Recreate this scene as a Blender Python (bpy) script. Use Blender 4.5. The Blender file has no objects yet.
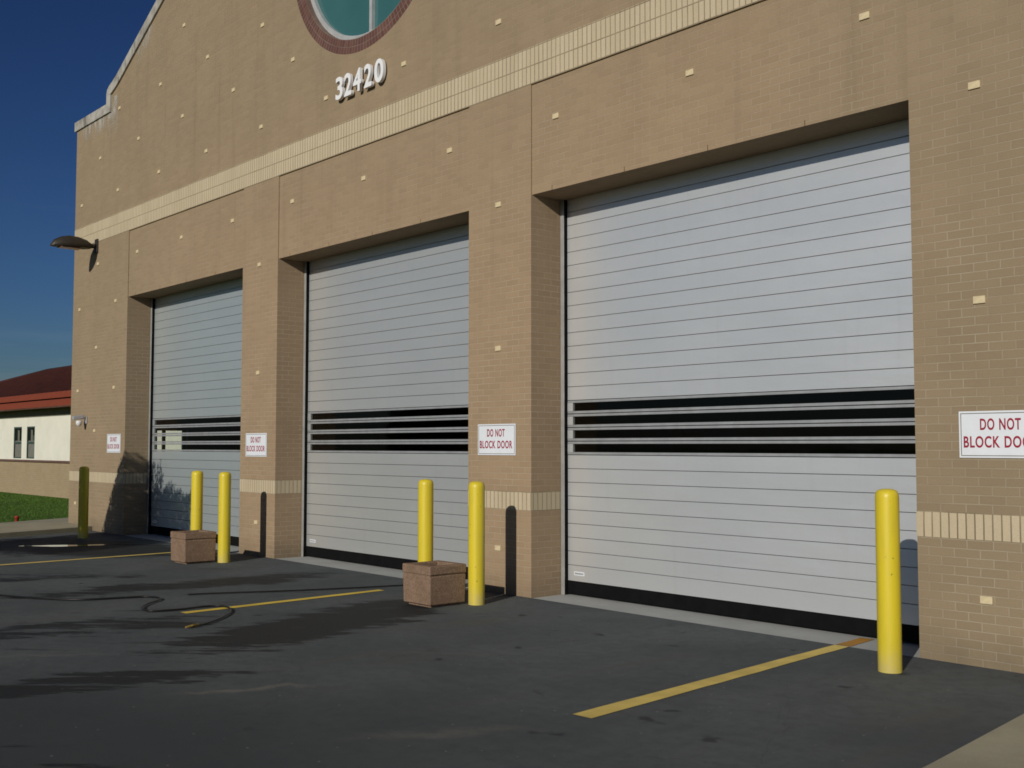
import bpy, bmesh, math, random
from mathutils import Vector, Matrix, noise as mnoise
random.seed(7)
sc = bpy.context.scene
COL = sc.collection

# ------------------------------------------------------------------ node helpers
class NT:
    def __init__(s, name):
        s.m = bpy.data.materials.new(name); s.m.use_nodes = True
        s.t = s.m.node_tree; s.t.nodes.clear()
        s.out = s.n('ShaderNodeOutputMaterial')
    def n(s, typ, **kw):
        nd = s.t.nodes.new(typ)
        for k, v in kw.items(): setattr(nd, k, v)
        return nd
    def set(s, sock, v):
        if isinstance(v, bpy.types.NodeSocket): s.t.links.new(v, sock)
        elif isinstance(v, (tuple, list)) and len(v) == 3 and sock.type == 'RGBA': sock.default_value = (*v, 1)
        else: sock.default_value = v
    def uv(s): return s.n('ShaderNodeUVMap').outputs[0]
    def obj(s): return s.n('ShaderNodeTexCoord').outputs['Object']
    def noise(s, vec, scale, detail=4, rough=.55, dist=0.):
        nd = s.n('ShaderNodeTexNoise'); s.set(nd.inputs['Vector'], vec)
        nd.inputs['Scale'].default_value = scale; nd.inputs['Detail'].default_value = detail
        nd.inputs['Roughness'].default_value = rough; nd.inputs['Distortion'].default_value = dist
        return nd
    def mapv(s, vec, scale=(1, 1, 1), loc=(0, 0, 0), rot=(0, 0, 0), typ='POINT'):
        nd = s.n('ShaderNodeMapping', vector_type=typ); s.set(nd.inputs['Vector'], vec)
        nd.inputs['Scale'].default_value = scale; nd.inputs['Location'].default_value = loc; nd.inputs['Rotation'].default_value = rot
        return nd.outputs[0]
    def ramp(s, v, a, b, lo=0., hi=1.):
        nd = s.n('ShaderNodeMapRange', interpolation_type='SMOOTHSTEP')
        s.set(nd.inputs[0], v)
        for i, x in enumerate((a, b, lo, hi)): nd.inputs[i+1].default_value = x
        return nd.outputs[0]
    def math(s, op, a, b=0.):
        nd = s.n('ShaderNodeMath', operation=op); s.set(nd.inputs[0], a); s.set(nd.inputs[1], b); return nd.outputs[0]
    def mix(s, f, a, b, mode='MIX'):
        nd = s.n('ShaderNodeMix', data_type='RGBA', blend_type=mode)
        s.set(nd.inputs[0], f); s.set(nd.inputs[6], a); s.set(nd.inputs[7], b); return nd.outputs[2]
    def bump(s, h, strength=.3, dist=.01, normal=None):
        nd = s.n('ShaderNodeBump'); s.set(nd.inputs['Height'], h)
        nd.inputs['Strength'].default_value = strength; nd.inputs['Distance'].default_value = dist
        if normal is not None: s.set(nd.inputs['Normal'], normal)
        return nd.outputs[0]
    def pbr(s, col, rough=.8, metal=0., spec=.3, normal=None):
        b = s.n('ShaderNodeBsdfPrincipled')
        s.set(b.inputs['Base Color'], col); s.set(b.inputs['Roughness'], rough); s.set(b.inputs['Metallic'], metal)
        b.inputs['Specular IOR Level'].default_value = spec
        if normal is not None: s.set(b.inputs['Normal'], normal)
        s.t.links.new(b.outputs[0], s.out.inputs[0]); return b
    def sep(s, v):
        nd = s.n('ShaderNodeSeparateXYZ'); s.set(nd.inputs[0], v); return nd.outputs

M = {}
def simple(name, col, rough=.7, metal=0., spec=.3, var=.12, scale=6., bump=0., bscale=200):
    t = NT(name); o = t.obj()
    n = t.noise(o, scale, 5, .6)
    f = t.ramp(n.outputs[0], .25, .75)
    c = t.mix(f, tuple(x*(1-var) for x in col), tuple(min(1, x*(1+var)) for x in col))
    nm = None
    if bump: nm = t.bump(t.noise(o, bscale, 3).outputs[0], bump, .004)
    t.pbr(c, rough, metal, spec, nm); M[name] = t.m; return t.m

# --- brick (uv in metres)
def brick_mat(name, c1, c2, mort, bw, rh, off, msize=.0055, dirt=True, mvis=1.):
    t = NT(name); uv = t.uv(); ob = t.obj()
    # a little wobble so the courses are not ruler-straight
    wob = t.noise(uv, 3.0, 2)
    wv = t.n('ShaderNodeVectorMath', operation='SCALE'); t.set(wv.inputs[0], wob.outputs['Color']); wv.inputs['Scale'].default_value = .006
    av = t.n('ShaderNodeVectorMath', operation='ADD'); t.set(av.inputs[0], uv); t.set(av.inputs[1], wv.outputs[0])
    b = t.n('ShaderNodeTexBrick', offset=off, squash=1.)
    t.set(b.inputs['Vector'], av.outputs[0]); b.inputs['Scale'].default_value = 1.
    b.inputs['Brick Width'].default_value = bw; b.inputs['Row Height'].default_value = rh
    b.inputs['Mortar Size'].default_value = msize; b.inputs['Mortar Smooth'].default_value = .15; b.inputs['Bias'].default_value = 0.
    t.set(b.inputs['Color1'], (0, 0, 0)); t.set(b.inputs['Color2'], (1, 1, 1)); t.set(b.inputs['Mortar'], (.5, .5, .5))
    rnd = t.n('ShaderNodeSeparateColor'); t.set(rnd.inputs[0], b.outputs['Color'])
    fine = t.noise(ob, 90, 4, .65)
    col = t.mix(rnd.outputs[0], c1, c2)
    col = t.mix(t.ramp(fine.outputs[0], .3, .7, 0, .35), col, tuple(x*.72 for x in c1))
    blot = t.noise(ob, .9, 5, .6)
    col = t.mix(t.ramp(blot.outputs[0], .35, .7, 0, .22), col, tuple(x*.74 for x in c1))
    blot2 = t.noise(t.mapv(ob, (1.3, 1.3, .22)), 1.6, 5, .6)
    col = t.mix(t.ramp(blot2.outputs[0], .48, .75, 0, .28), col, tuple((x*.72) for x in c1))
    mfade = t.ramp(t.noise(ob, 1.7, 4, .7).outputs[0], .36, .68, .40*mvis, min(1., 1.1*mvis))
    mf = t.math('MULTIPLY', b.outputs['Fac'], mfade) if not dirt else t.math('MULTIPLY', b.outputs['Fac'], t.math('MULTIPLY', mfade, t.ramp(t.sep(ob)[2], 2.5, 6.2, 1., .45)))
    col = t.mix(mf, col, mort)
    if dirt:  # grime runs and base dirt, plus vignetting tinted into the brick
        xyz = t.sep(ob); z = xyz[2]
        # corner vignetting painted into the brick: greyer high up and at both ends
        wn = t.noise(ob, .35, 4, .6)
        wz = t.math('MAXIMUM', t.ramp(z, 3.6, 7.5, 0, .75), t.ramp(xyz[0], 1.5, 5.0, 0, .9))
        wz = t.math('MAXIMUM', wz, t.ramp(xyz[0], -6., -12., 0, .7))
        col = t.mix(t.math('MULTIPLY', wz, t.ramp(wn.outputs[0], .3, .7, .75, 1.)), col, t.mix(1., col, (.80, .865, .88), 'MULTIPLY'))
        run = t.noise(t.mapv(ob, (3.5, 3.5, .16)), 1.2, 5, .6)
        col = t.mix(t.math('MULTIPLY', t.ramp(run.outputs[0], .54, .72, 0, .17), t.ramp(z, 2.0, 5.2)), col, (.13, .105, .07))
        base = t.math('MULTIPLY', t.ramp(z, .0, .35, .5, 0), t.ramp(blot.outputs[0], .3, .65, .3, 1))
        col = t.mix(base, col, (.10, .085, .06))
    h = t.math('ADD', t.math('MULTIPLY', b.outputs['Fac'], -1.), t.math('MULTIPLY', fine.outputs[0], .35))
    t.pbr(col, .88, 0, .2, t.bump(h, .55, .006)); M[name] = t.m
brick_mat('tan_brick', (.335, .241, .149), (.374, .269, .167), (.445, .355, .255), .2032, .0677, .5, .0046, mvis=.78)
brick_mat('cream_soldier_brick', (.53, .44, .295), (.58, .485, .335), (.20, .16, .10), .0677, .2032, 0., .0062, dirt=False, mvis=1.6)
brick_mat('red_brick', (.115, .055, .045), (.17, .085, .07), (.24, .19, .15), .0677, .10, 0., .005, dirt=False)
brick_mat('far_brick', (.33, .25, .15), (.37, .285, .175), (.39, .32, .21), .2032, .0677, .5, dirt=False)
simple('accent_cream', (.60, .50, .31), .85, var=.12, scale=30)

# --- roller door paint : rough anodised aluminium
def door_mat(name, tint):
    t = NT(name); ob = t.obj()
    big = t.noise(t.mapv(ob, (.5, .5, 1.2)), 1.3, 5, .6)
    st = t.noise(t.mapv(ob, (1., 1., .08)), 9, 5, .65)
    c = t.mix(t.ramp(big.outputs[0], .3, .7), (.785, .79, .775), (.82, .82, .80))
    c = t.mix(t.ramp(st.outputs[0], .52, .8, 0, .14), c, (.58, .575, .56))
    z = t.sep(ob)[2]
    low = t.math('MULTIPLY', t.ramp(z, .1, .9, .25, 0), t.ramp(big.outputs[0], .35, .7, .35, 1))
    c = t.mix(low, c, (.55, .54, .52))
    c = t.mix(1., c, tint, 'MULTIPLY')
    emb = t.noise(t.mapv(ob, (14, 1, 60)), 2.2, 3, .5)
    r = t.ramp(big.outputs[0], .3, .7, .40, .42)
    t.pbr(c, r, .62, .4, t.bump(emb.outputs[0], .22, .002, t.bump(t.noise(t.mapv(ob, (1.2, 1, 3.5)), 1.6, 3).outputs[0], .35, .012))); M[name] = t.m
door_mat('door_aluminium', (.965, .985, 1.01)); door_mat('middle_door_dimmed', (.82, .84, .85)); door_mat('far_door_dimmed', (.72, .79, .82))  # farther doors: same aluminium, grazing-angle dimming and vignetting put into the tint
simple('door_seam', (.09, .09, .09), .8)
simple('rail_aluminium', (.37, .385, .39), .5, .4)
simple('guide_aluminium', (.42, .43, .42), .5, .5)
simple('black_rubber', (.0045, .0045, .005), .85, spec=.12, var=.3)
simple('yellow_paint', (.72, .53, .030), .42, 0, .45, var=.05, scale=5)
simple('sign_white', (.72, .745, .78), .45, var=.03)
simple('sign_red', (.30, .022, .045), .5)
simple('sign_line', (.16, .16, .14), .5)
simple('digit_white', (.80, .80, .80), .4, var=.02)
simple('lamp_bronze', (.045, .038, .030), .5, .3)
simple('lamp_lens', (.25, .13, .10), .25)
simple('camera_grey', (.35, .36, .38), .4)
simple('camera_white', (.7, .7, .7), .35)
simple('window_aluminium', (.50, .51, .50), .45, .3)
simple('soil', (.03, .022, .015), .95, var=.4, scale=40, bump=.6, bscale=80)
simple('interior_wall', (.10, .10, .10), .9)
simple('interior_floor', (.08, .08, .08), .7)
simple('locker_grey', (.30, .31, .32), .6)
simple('roof_maroon', (.062, .018, .014), .75, var=.25, scale=4)
simple('fascia_red', (.21, .045, .022), .6, var=.1)
simple('fascia_gap', (.03, .008, .006), .8)
simple('frieze_green', (.14, .14, .10), .8)
simple('stucco_cream', (.70, .685, .58), .9, var=.05, scale=1.5, bump=.2)
simple('ledge_brown', (.13, .075, .06), .8)
simple('far_frame', (.05, .085, .07), .5)
simple('blind', (.34, .32, .30), .7)
simple('dim_room', (.10, .115, .105), .9)
simple('hose_black', (.012, .012, .011), .4, var=.3)
simple('brass', (.30, .21, .05), .45, .5)
simple('marker_red', (.30, .035, .02), .6)
simple('bark', (.10, .075, .05), .9, bump=.6, bscale=30)
simple('added_bed_mulch', (.05, .03, .018), .95, var=.4, scale=30, bump=.8, bscale=40)
simple('joint_mortar', (.33, .27, .17), .9)
simple('rust_stain', (.12, .075, .03), .9)

def lime():
    t = NT('limestone'); ob = t.obj()
    n = t.noise(ob, 2.2, 6, .65); n2 = t.noise(t.mapv(ob, (1, 1, .3)), 5, 5, .6)
    c = t.mix(t.ramp(n.outputs[0], .3, .65), (.21, .19, .16), (.44, .42, .37))
    c = t.mix(t.ramp(n2.outputs[0], .5, .72, 0, .7), c, (.09, .08, .07))
    t.pbr(c, .9, 0, .2, t.bump(n2.outputs[0], .3, .01)); M['limestone'] = t.m
lime()
def leach():
    t = NT('mineral_stain'); ob = t.obj()
    n = t.noise(t.mapv(ob, (2, 1, .8)), 3.5, 6, .7)
    b = t.pbr((.50, .48, .43), .9, 0, .1)
    tr = t.n('ShaderNodeBsdfTransparent'); mx = t.n('ShaderNodeMixShader')
    uv = t.sep(t.uv())
    f = t.math('MULTIPLY', t.ramp(n.outputs[0], .42, .62, 0, .75), t.math('MULTIPLY', t.ramp(uv[1], 0., .7), t.math('MULTIPLY', t.ramp(uv[0], 0, .25), t.ramp(uv[0], 1., .75))))
    t.set(mx.inputs[0], f); t.t.links.new(tr.outputs[0], mx.inputs[1]); t.t.links.new(b.outputs[0], mx.inputs[2])
    t.t.links.new(mx.outputs[0], t.out.inputs[0]); M['mineral_stain'] = t.m
leach()

def aggregate(name, base, lite, dark):
    t = NT(name); ob = t.obj()
    v = t.n('ShaderNodeTexVoronoi'); t.set(v.inputs['Vector'], ob); v.inputs['Scale'].default_value = 75
    s = t.n('ShaderNodeSeparateColor'); t.set(s.inputs[0], v.outputs['Color'])
    c = t.mix(s.outputs[0], dark, lite); c = t.mix(.55, c, base)
    n = t.noise(ob, 5, 5, .6)
    c = t.mix(t.ramp(n.outputs[0], .4, .75, 0, .45), c, dark)
    t.pbr(c, .9, 0, .2, t.bump(v.outputs['Distance'], .5, .006)); M[name] = t.m
aggregate('exposed_aggregate', (.225, .148, .098), (.32, .225, .155), (.13, .080, .052))

def conc(name, col, dirt):
    t = NT(name); ob = t.obj()
    n = t.noise(ob, 1.4, 6, .65); f = t.noise(ob, 60, 4, .7)
    c = t.mix(t.ramp(n.outputs[0], .3, .7, 0, .6), col, dirt)
    c = t.mix(t.ramp(f.outputs[0], .4, .7, 0, .25), c, tuple(x*.6 for x in col))
    t.pbr(c, .9, 0, .25, t.bump(f.outputs[0], .25, .005)); M[name] = t.m
conc('threshold_concrete', (.44, .45, .43), (.31, .31, .29))
conc('walk_concrete', (.40, .37, .265), (.27, .245, .175))

# --- asphalt with damp patches
def asphalt():
    t = NT('asphalt'); ob = t.obj()
    agg = t.noise(ob, 170, 3, .7); mid = t.noise(ob, 9, 6, .7); big = t.noise(ob, .55, 6, .62)
    c = t.mix(t.ramp(big.outputs[0], .35, .68), (.076, .087, .092), (.112, .124, .126))
    c = t.mix(t.ramp(mid.outputs[0], .35, .7, 0, .45), c, (.056, .062, .064))
    c = t.mix(t.ramp(agg.outputs[0], .55, .75, 0, .45), c, (.155, .15, .145))
    c = t.mix(t.ramp(agg.outputs[0], .46, .3, 0, .5), c, (.028, .028, .03))
    # tyre-rubbed / dusty drift running out from the doors
    dr = t.noise(t.mapv(ob, (1.5, .35, 1), rot=(0, 0, .25)), 1.1, 6, .65)
    c = t.mix(t.ramp(dr.outputs[0], .52, .75, 0, .55), c, (.105, .098, .085))
    # damp areas : soft ellipses broken by noise
    w1 = t.noise(ob, .85, 5, .62); w2 = t.noise(t.mapv(t.mapv(ob, rot=(0, 0, -.80)), (.50, 3.0, 1)), 1.7, 7, .66)
    dv = t.n('ShaderNodeVectorMath', operation='SUBTRACT'); t.set(dv.inputs[0], w1.outputs['Color']); dv.inputs[1].default_value = (.5, .5, .5)
    ds = t.n('ShaderNodeVectorMath', operation='SCALE'); t.set(ds.inputs[0], dv.outputs[0]); ds.inputs['Scale'].default_value = .9
    ad = t.n('ShaderNodeVectorMath', operation='ADD'); t.set(ad.inputs[0], ob); t.set(ad.inputs[1], ds.outputs[0])
    acc = None
    for cx, cy, a, b, ang, amt in ((-.10, -2.45, 2.1, .75, 1.92, 1.35), (1.08, -5.3, 1.5, .42, 1.35, 1.), (-3.5, -2.2, 2.4, .55, 1.5, 1.1), (-1.3, -4.4, 1.9, .55, 1.2, .8),
                                   (-9.3, -1.5, 3.0, 1.4, .35, 1.5), (-5.6, -3.6, 2.4, .45, 1.1, .8), (2.6, -7.2, 2.0, .8, .9, .6)):
        m = t.mapv(ad.outputs[0], (a, b, 1), (cx, cy, 0), (0, 0, ang), 'TEXTURE')
        l = t.n('ShaderNodeVectorMath', operation='LENGTH'); t.set(l.inputs[0], m)
        e = t.ramp(l.outputs['Value'], .35, 1.35, amt, -.35)
        acc = e if acc is None else t.math('MAXIMUM', acc, e)
    wet = t.ramp(t.math('ADD', acc, t.math('MULTIPLY', t.math('ADD', t.math('SUBTRACT', w2.outputs[0], .5), t.math('MULTIPLY', t.math('SUBTRACT', t.noise(t.mapv(t.mapv(ob, rot=(0, 0, -.80)), (1.2, 4.5, 1)), 3.2, 6, .7).outputs[0], .5), .55)), 4.2)), .38, .80)
    wet2 = t.math('MULTIPLY', t.ramp(w2.outputs[0], .58, .66, 0, .6), t.ramp(t.sep(ob)[0], 2.5, -1., 0, 1))
    wet = t.math('MAXIMUM', wet, wet2)
    lm = t.n('ShaderNodeVectorMath', operation='LENGTH'); t.set(lm.inputs[0], t.mapv(ad.outputs[0], (4.2, 1.9, 1), (1.6, -6.9, 0), (0, 0, .75), 'TEXTURE'))  # broad near-left darkening: corner vignetting painted into the asphalt colour
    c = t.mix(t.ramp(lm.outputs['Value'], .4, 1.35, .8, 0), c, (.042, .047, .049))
    c = t.mix(wet, c, (.018, .0205, .022))
    # pale scuff arcs
    fb = t.noise(ob, 14, 5, .7)
    for cx, cy, L, w, ang, amt in ((2.0, -4.45, .52, .075, 1.1, .6), (3.85, -4.1, .6, .09, 1.0, .32), (-.1, -5.0, .5, .05, .9, .25), (1.9, -2.6, .6, .06, .85, .15)):
        sc_ = t.mapv(ad.outputs[0], (L, w, 1), (cx, cy, 0), (0, 0, ang), 'TEXTURE')
        l = t.n('ShaderNodeVectorMath', operation='LENGTH'); t.set(l.inputs[0], sc_)
        c = t.mix(t.math('MULTIPLY', t.ramp(l.outputs['Value'], .2, 1.3, amt, 0), t.ramp(fb.outputs[0], .3, .6, .3, 1)), c, (.20, .185, .15))
    # oil spots
    ov = t.n('ShaderNodeTexVoronoi'); t.set(ov.inputs['Vector'], t.mapv(ad.outputs[0], (1., 1., 1.))); ov.inputs['Scale'].default_value = 2.3
    oc = t.n('ShaderNodeSeparateColor'); t.set(oc.inputs[0], ov.outputs['Color'])
    c = t.mix(t.math('MULTIPLY', t.ramp(ov.outputs['Distance'], .07, .17, .8, 0), t.ramp(oc.outputs[0], .62, .66)), c, (.030, .032, .033))
    # small pale chips and grit
    gv = t.n('ShaderNodeTexVoronoi'); t.set(gv.inputs['Vector'], ob); gv.inputs['Scale'].default_value = 13
    gc = t.n('ShaderNodeSeparateColor'); t.set(gc.inputs[0], gv.outputs['Color'])
    c = t.mix(t.math('MULTIPLY', t.ramp(gv.outputs['Distance'], .06, .12, .8, 0), t.ramp(gc.outputs[1], .80, .83)), c, (.26, .25, .23))
    # cracks
    cr = t.n('ShaderNodeTexVoronoi', feature='DISTANCE_TO_EDGE'); t.set(cr.inputs['Vector'], ad.outputs[0]); cr.inputs['Scale'].default_value = .33
    c = t.mix(t.ramp(cr.outputs['Distance'], .0, .004, .22, 0), c, (.03, .03, .03))
    r = t.math('SUBTRACT', .93, t.math('MULTIPLY', wet, .22))
    h = t.math('ADD', agg.outputs[0], t.math('MULTIPLY', mid.outputs[0], .6))
    t.pbr(c, r, 0, .22, t.bump(h, .5, .006)); M['asphalt'] = t.m
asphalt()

def line_mat(name, col):
    t = NT(name); ob = t.obj()
    n = t.noise(ob, 28, 6, .7); n2 = t.noise(ob, 2.5, 5, .6)
    c = t.mix(t.ramp(n2.outputs[0], .35, .7, 0, .5), col, tuple(x*.55 for x in col))
    b = t.pbr(c, .75, 0, .3)
    tr = t.n('ShaderNodeBsdfTransparent'); mx = t.n('ShaderNodeMixShader')
    uv = t.sep(t.uv())
    ends = t.ramp(uv[1], 0., .06, .20, .0)
    wear = t.ramp(t.math('SUBTRACT', t.math('ADD', n.outputs[0], t.math('MULTIPLY', n2.outputs[0], .35)), ends), .36, .46, .12, 1.)
    t.set(mx.inputs[0], wear); t.t.links.new(tr.outputs[0], mx.inputs[1]); t.t.links.new(b.outputs[0], mx.inputs[2])
    t.t.links.new(mx.outputs[0], t.out.inputs[0]); M[name] = t.m
line_mat('faded_yellow', (.74, .56, .15)); line_mat('fresh_yellow', (.80, .58, .08)); line_mat('orange_paint', (.45, .22, .035))

def water():
    t = NT('puddle_water'); ob = t.obj()
    t.pbr((.012, .013, .013), .04, 0, .5, t.bump(t.noise(ob, 9, 3).outputs[0], .03, .01)); M['puddle_water'] = t.m
water()
def grass_mat():
    t = NT('lawn'); ob = t.obj()
    n = t.noise(ob, 1.1, 6, .65); n2 = t.noise(ob, 35, 5, .7)
    c = t.mix(t.ramp(n.outputs[0], .3, .7), (.068, .140, .022), (.105, .190, .032))
    c = t.mix(t.ramp(n2.outputs[0], .35, .7, 0, .6), c, (.035, .080, .014))
    t.pbr(c, .95, 0, .1, t.bump(n2.outputs[0], .6, .02)); M['lawn'] = t.m
grass_mat()
def leaf_mat():
    t = NT('leaf'); ob = t.obj(); n = t.noise(ob, 3, 4)
    c = t.mix(t.ramp(n.outputs[0], .3, .7), (.035, .07, .018), (.075, .12, .03))
    t.pbr(c, .6, 0, .3); M['leaf'] = t.m
leaf_mat()

def glass_mat(name, tint, base_refl=.05, rough=.02):
    t = NT(name)
    tr = t.n('ShaderNodeBsdfTransparent'); tr.inputs[0].default_value = (*tint, 1)
    gl = t.n('ShaderNodeBsdfGlossy'); gl.inputs['Roughness'].default_value = rough
    ob = t.obj(); t.set(gl.inputs['Normal'], t.bump(t.noise(ob, 2.0, 3).outputs[0], .05, .02))
    fr = t.n('ShaderNodeFresnel'); fr.inputs[0].default_value = 1.48
    mx = t.n('ShaderNodeMixShader'); t.set(mx.inputs[0], t.math('MULTIPLY', fr.outputs[0], base_refl))
    t.t.links.new(tr.outputs[0], mx.inputs[1]); t.t.links.new(gl.outputs[0], mx.inputs[2])
    t.t.links.new(mx.outputs[0], t.out.inputs[0]); M[name] = t.m
glass_mat('smoked_glass', (.78, .80, .78), .8)
glass_mat('clear_glass', (.85, .9, .87), .6)
def teal():
    t = NT('teal_glass'); ob = t.obj(); n = t.noise(ob, .7, 3)
    c = t.mix(t.ramp(n.outputs[0], .3, .7), (.040, .125, .128), (.055, .150, .150))
    t.pbr(c, .08, 0, .5); M['teal_glass'] = t.m
teal()

# ------------------------------------------------------------------ mesh helpers
class MB:
    def __init__(s): s.bm = bmesh.new(); s.mats = []
    def mi(s, m):
        if m not in s.mats: s.mats.append(m)
        return s.mats.index(m)
    def face(s, pts, m):
        f = s.bm.faces.new([s.bm.verts.new(p) for p in pts]); f.material_index = s.mi(m); return f
    def box(s, x0, x1, y0, y1, z0, z1, m, bev=0., rot=None):
        t = bmesh.new()
        bmesh.ops.create_cube(t, size=1)
        for v in t.verts:
            v.co = Vector(((x0+x1)/2+v.co.x*(x1-x0), (y0+y1)/2+v.co.y*(y1-y0), (z0+z1)/2+v.co.z*(z1-z0)))
        if bev: bmesh.ops.bevel(t, geom=list(t.edges), offset=bev, segments=2, affect='EDGES', profile=.5)
        if rot: bmesh.ops.transform(t, matrix=rot, verts=t.verts)
        s.add(t, m)
    def add(s, t, m, smooth=False):
        t.normal_update(); k = s.mi(m); mp = {}
        for v in t.verts: mp[v] = s.bm.verts.new(v.co)
        for f in t.faces:
            g = s.bm.faces.new([mp[v] for v in f.verts]); g.material_index = k; g.smooth = smooth or f.smooth
        t.free()
    def tube(s, pts, r, m, seg=10, caps=True):
        pts = [Vector(p) for p in pts]; rings = []
        rr = r if isinstance(r, (list, tuple)) else [r]*len(pts)
        for i, p in enumerate(pts):
            d = (pts[min(i+1, len(pts)-1)]-pts[max(i-1, 0)]).normalized()
            up = Vector((0, 0, 1)) if abs(d.z) < .95 else Vector((1, 0, 0))
            a = d.cross(up).normalized(); b = a.cross(d).normalized()
            rings.append([s.bm.verts.new(p+(a*math.cos(2*math.pi*k/seg)+b*math.sin(2*math.pi*k/seg))*rr[i]) for k in range(seg)])
        k = s.mi(m)
        for i in range(len(rings)-1):
            for j in range(seg):
                f = s.bm.faces.new((rings[i][j], rings[i][(j+1) % seg], rings[i+1][(j+1) % seg], rings[i+1][j])); f.material_index = k; f.smooth = True
        if caps:
            for rg in (rings[0], rings[-1]):
                f = s.bm.faces.new(rg); f.material_index = k
    def lathe(s, prof, m, seg=40, c=(0, 0)):
        rings = []
        k = s.mi(m)
        for r, z in prof:
            if r < 1e-6: rings.append([s.bm.verts.new((c[0], c[1], z))])
            else: rings.append([s.bm.verts.new((c[0]+r*math.cos(2*math.pi*j/seg), c[1]+r*math.sin(2*math.pi*j/seg), z)) for j in range(seg)])
        for a, b in zip(rings, rings[1:]):
            for j in range(seg):
                if len(a) == 1 and len(b) == 1: continue
                if len(b) == 1: vs = (a[j], a[(j+1) % seg], b[0])
                elif len(a) == 1: vs = (a[0], b[(j+1) % seg], b[j])
                else: vs = (a[j], a[(j+1) % seg], b[(j+1) % seg], b[j])
                f = s.bm.faces.new(vs); f.material_index = k; f.smooth = True
    def build(s, name, parent=None, uvoff=(0, 0), recalc=True, uv=True):
        bm = s.bm
        if recalc: bmesh.ops.recalc_face_normals(bm, faces=bm.faces)
        if uv:
            L = bm.loops.layers.uv.new('UVMap'); bm.normal_update()
            for f in bm.faces:
                n = f.normal; ax = max(range(3), key=lambda i: abs(n[i]))
                for l in f.loops:
                    c = l.vert.co
                    l[L].uv = ((c.x, c.z) if ax == 1 else (c.y+.1016, c.z) if ax == 0 else (c.x, c.y))
                    l[L].uv.x -= uvoff[0]; l[L].uv.y -= uvoff[1]
        me = bpy.data.meshes.new(name); bm.to_mesh(me); bm.free()
        for m in s.mats: me.materials.append(M[m])
        return link(name, me, parent)
def link(name, me, parent=None):
    o = bpy.data.objects.new(name, me); COL.objects.link(o)
    if parent: o.parent = parent
    return o
def tag(o, label, cat, group=None):
    o['label'] = label; o['category'] = cat
    if group: o['group'] = group
    return o
def struct(o): o['kind'] = 'structure'; return o
def empty(name, loc=(0, 0, 0)):
    o = bpy.data.objects.new(name, None); COL.objects.link(o); o.location = loc; o.empty_display_size = .2; return o
def text_bm(txt, w, h, depth, offset=0., bev=0.):
    """text fitted in a box w x h (x,z) centred on the origin, facing -y, thickness depth"""
    cu = bpy.data.curves.new('t', 'FONT'); cu.body = txt; cu.align_x = 'CENTER'; cu.extrude = .5; cu.offset = offset; cu.resolution_u = 6; cu.space_character = 1.12; cu.space_word = 1.15
    ob = bpy.data.objects.new('t', cu); COL.objects.link(ob)
    dg = bpy.context.evaluated_depsgraph_get(); dg.update()
    me = bpy.data.meshes.new_from_object(ob.evaluated_get(dg))
    t = bmesh.new(); t.from_mesh(me)
    bpy.data.objects.remove(ob); bpy.data.curves.remove(cu); bpy.data.meshes.remove(me)
    xs = [v.co.x for v in t.verts]; ys = [v.co.y for v in t.verts]
    x0, x1, y0, y1 = min(xs), max(xs), min(ys), max(ys)
    for v in t.verts:
        v.co = Vector(((v.co.x-(x0+x1)/2)/(x1-x0)*w, -v.co.z*depth, (v.co.y-(y0+y1)/2)/(y1-y0)*h))
    bmesh.ops.recalc_face_normals(t, faces=t.faces)
    return t

# ------------------------------------------------------------------ measured layout (metres; facade plane y=0, door 3 opening starts at x=0)
W, P, H = 4.4745, 5.5551, 4.423
XL, XR = -13.894, 7.26
DOORX = (-2*P, -P, 0.)
HB, HU0, HU1 = .940, 5.663, 6.086
YD = .449; YC = .505
CXW = (XL+XR)/2

# ------------------------------------------------------------------ ground
b = MB(); b.face([(-400, -400, -.03), (400, -400, -.03), (400, 400, -.03), (-400, 400, -.03)], 'lawn')
struct(b.build('ground'))
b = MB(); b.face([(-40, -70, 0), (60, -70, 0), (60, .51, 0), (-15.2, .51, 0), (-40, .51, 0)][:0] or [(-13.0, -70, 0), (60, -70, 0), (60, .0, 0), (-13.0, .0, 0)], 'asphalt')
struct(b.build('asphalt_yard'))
# kerbed walk running past the left corner of the building
wl = [(-10.2, -7.2), (-11.98, -1.88), (-12.6, -.004), (-13.3, -.004), (-13.91, -.004), (-13.91, 6), (-17.4, 6), (-15.58, .75), (-14.78, -1.05), (-12.4, -6.4), (-12.0, -7.2)]
b = MB()
top = [(x, y, .085) for x, y in wl]; bot = [(x, y, -.05) for x, y in wl]
b.face(top, 'walk_concrete')
for i in range(len(wl)):
    j = (i+1) % len(wl); b.face([bot[i], bot[j], top[j], top[i]], 'walk_concrete')
struct(b.build('sidewalk'))
b = MB()
wr = [(6.62, -9.5), (6.18, -5.2), (5.98, -2.72), (5.834, -1.287), (5.80, -.9), (9.5, -.9), (11, -9.5)]
top = [(x, y, .02) for x, y in wr]; bot = [(x, y, -.05) for x, y in wr]
b.face(top, 'walk_concrete')
for i in range(len(wr)):
    j = (i+1) % len(wr); b.face([bot[i], bot[j], top[j], top[i]], 'walk_concrete')
struct(b.build('concrete_path'))
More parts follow.
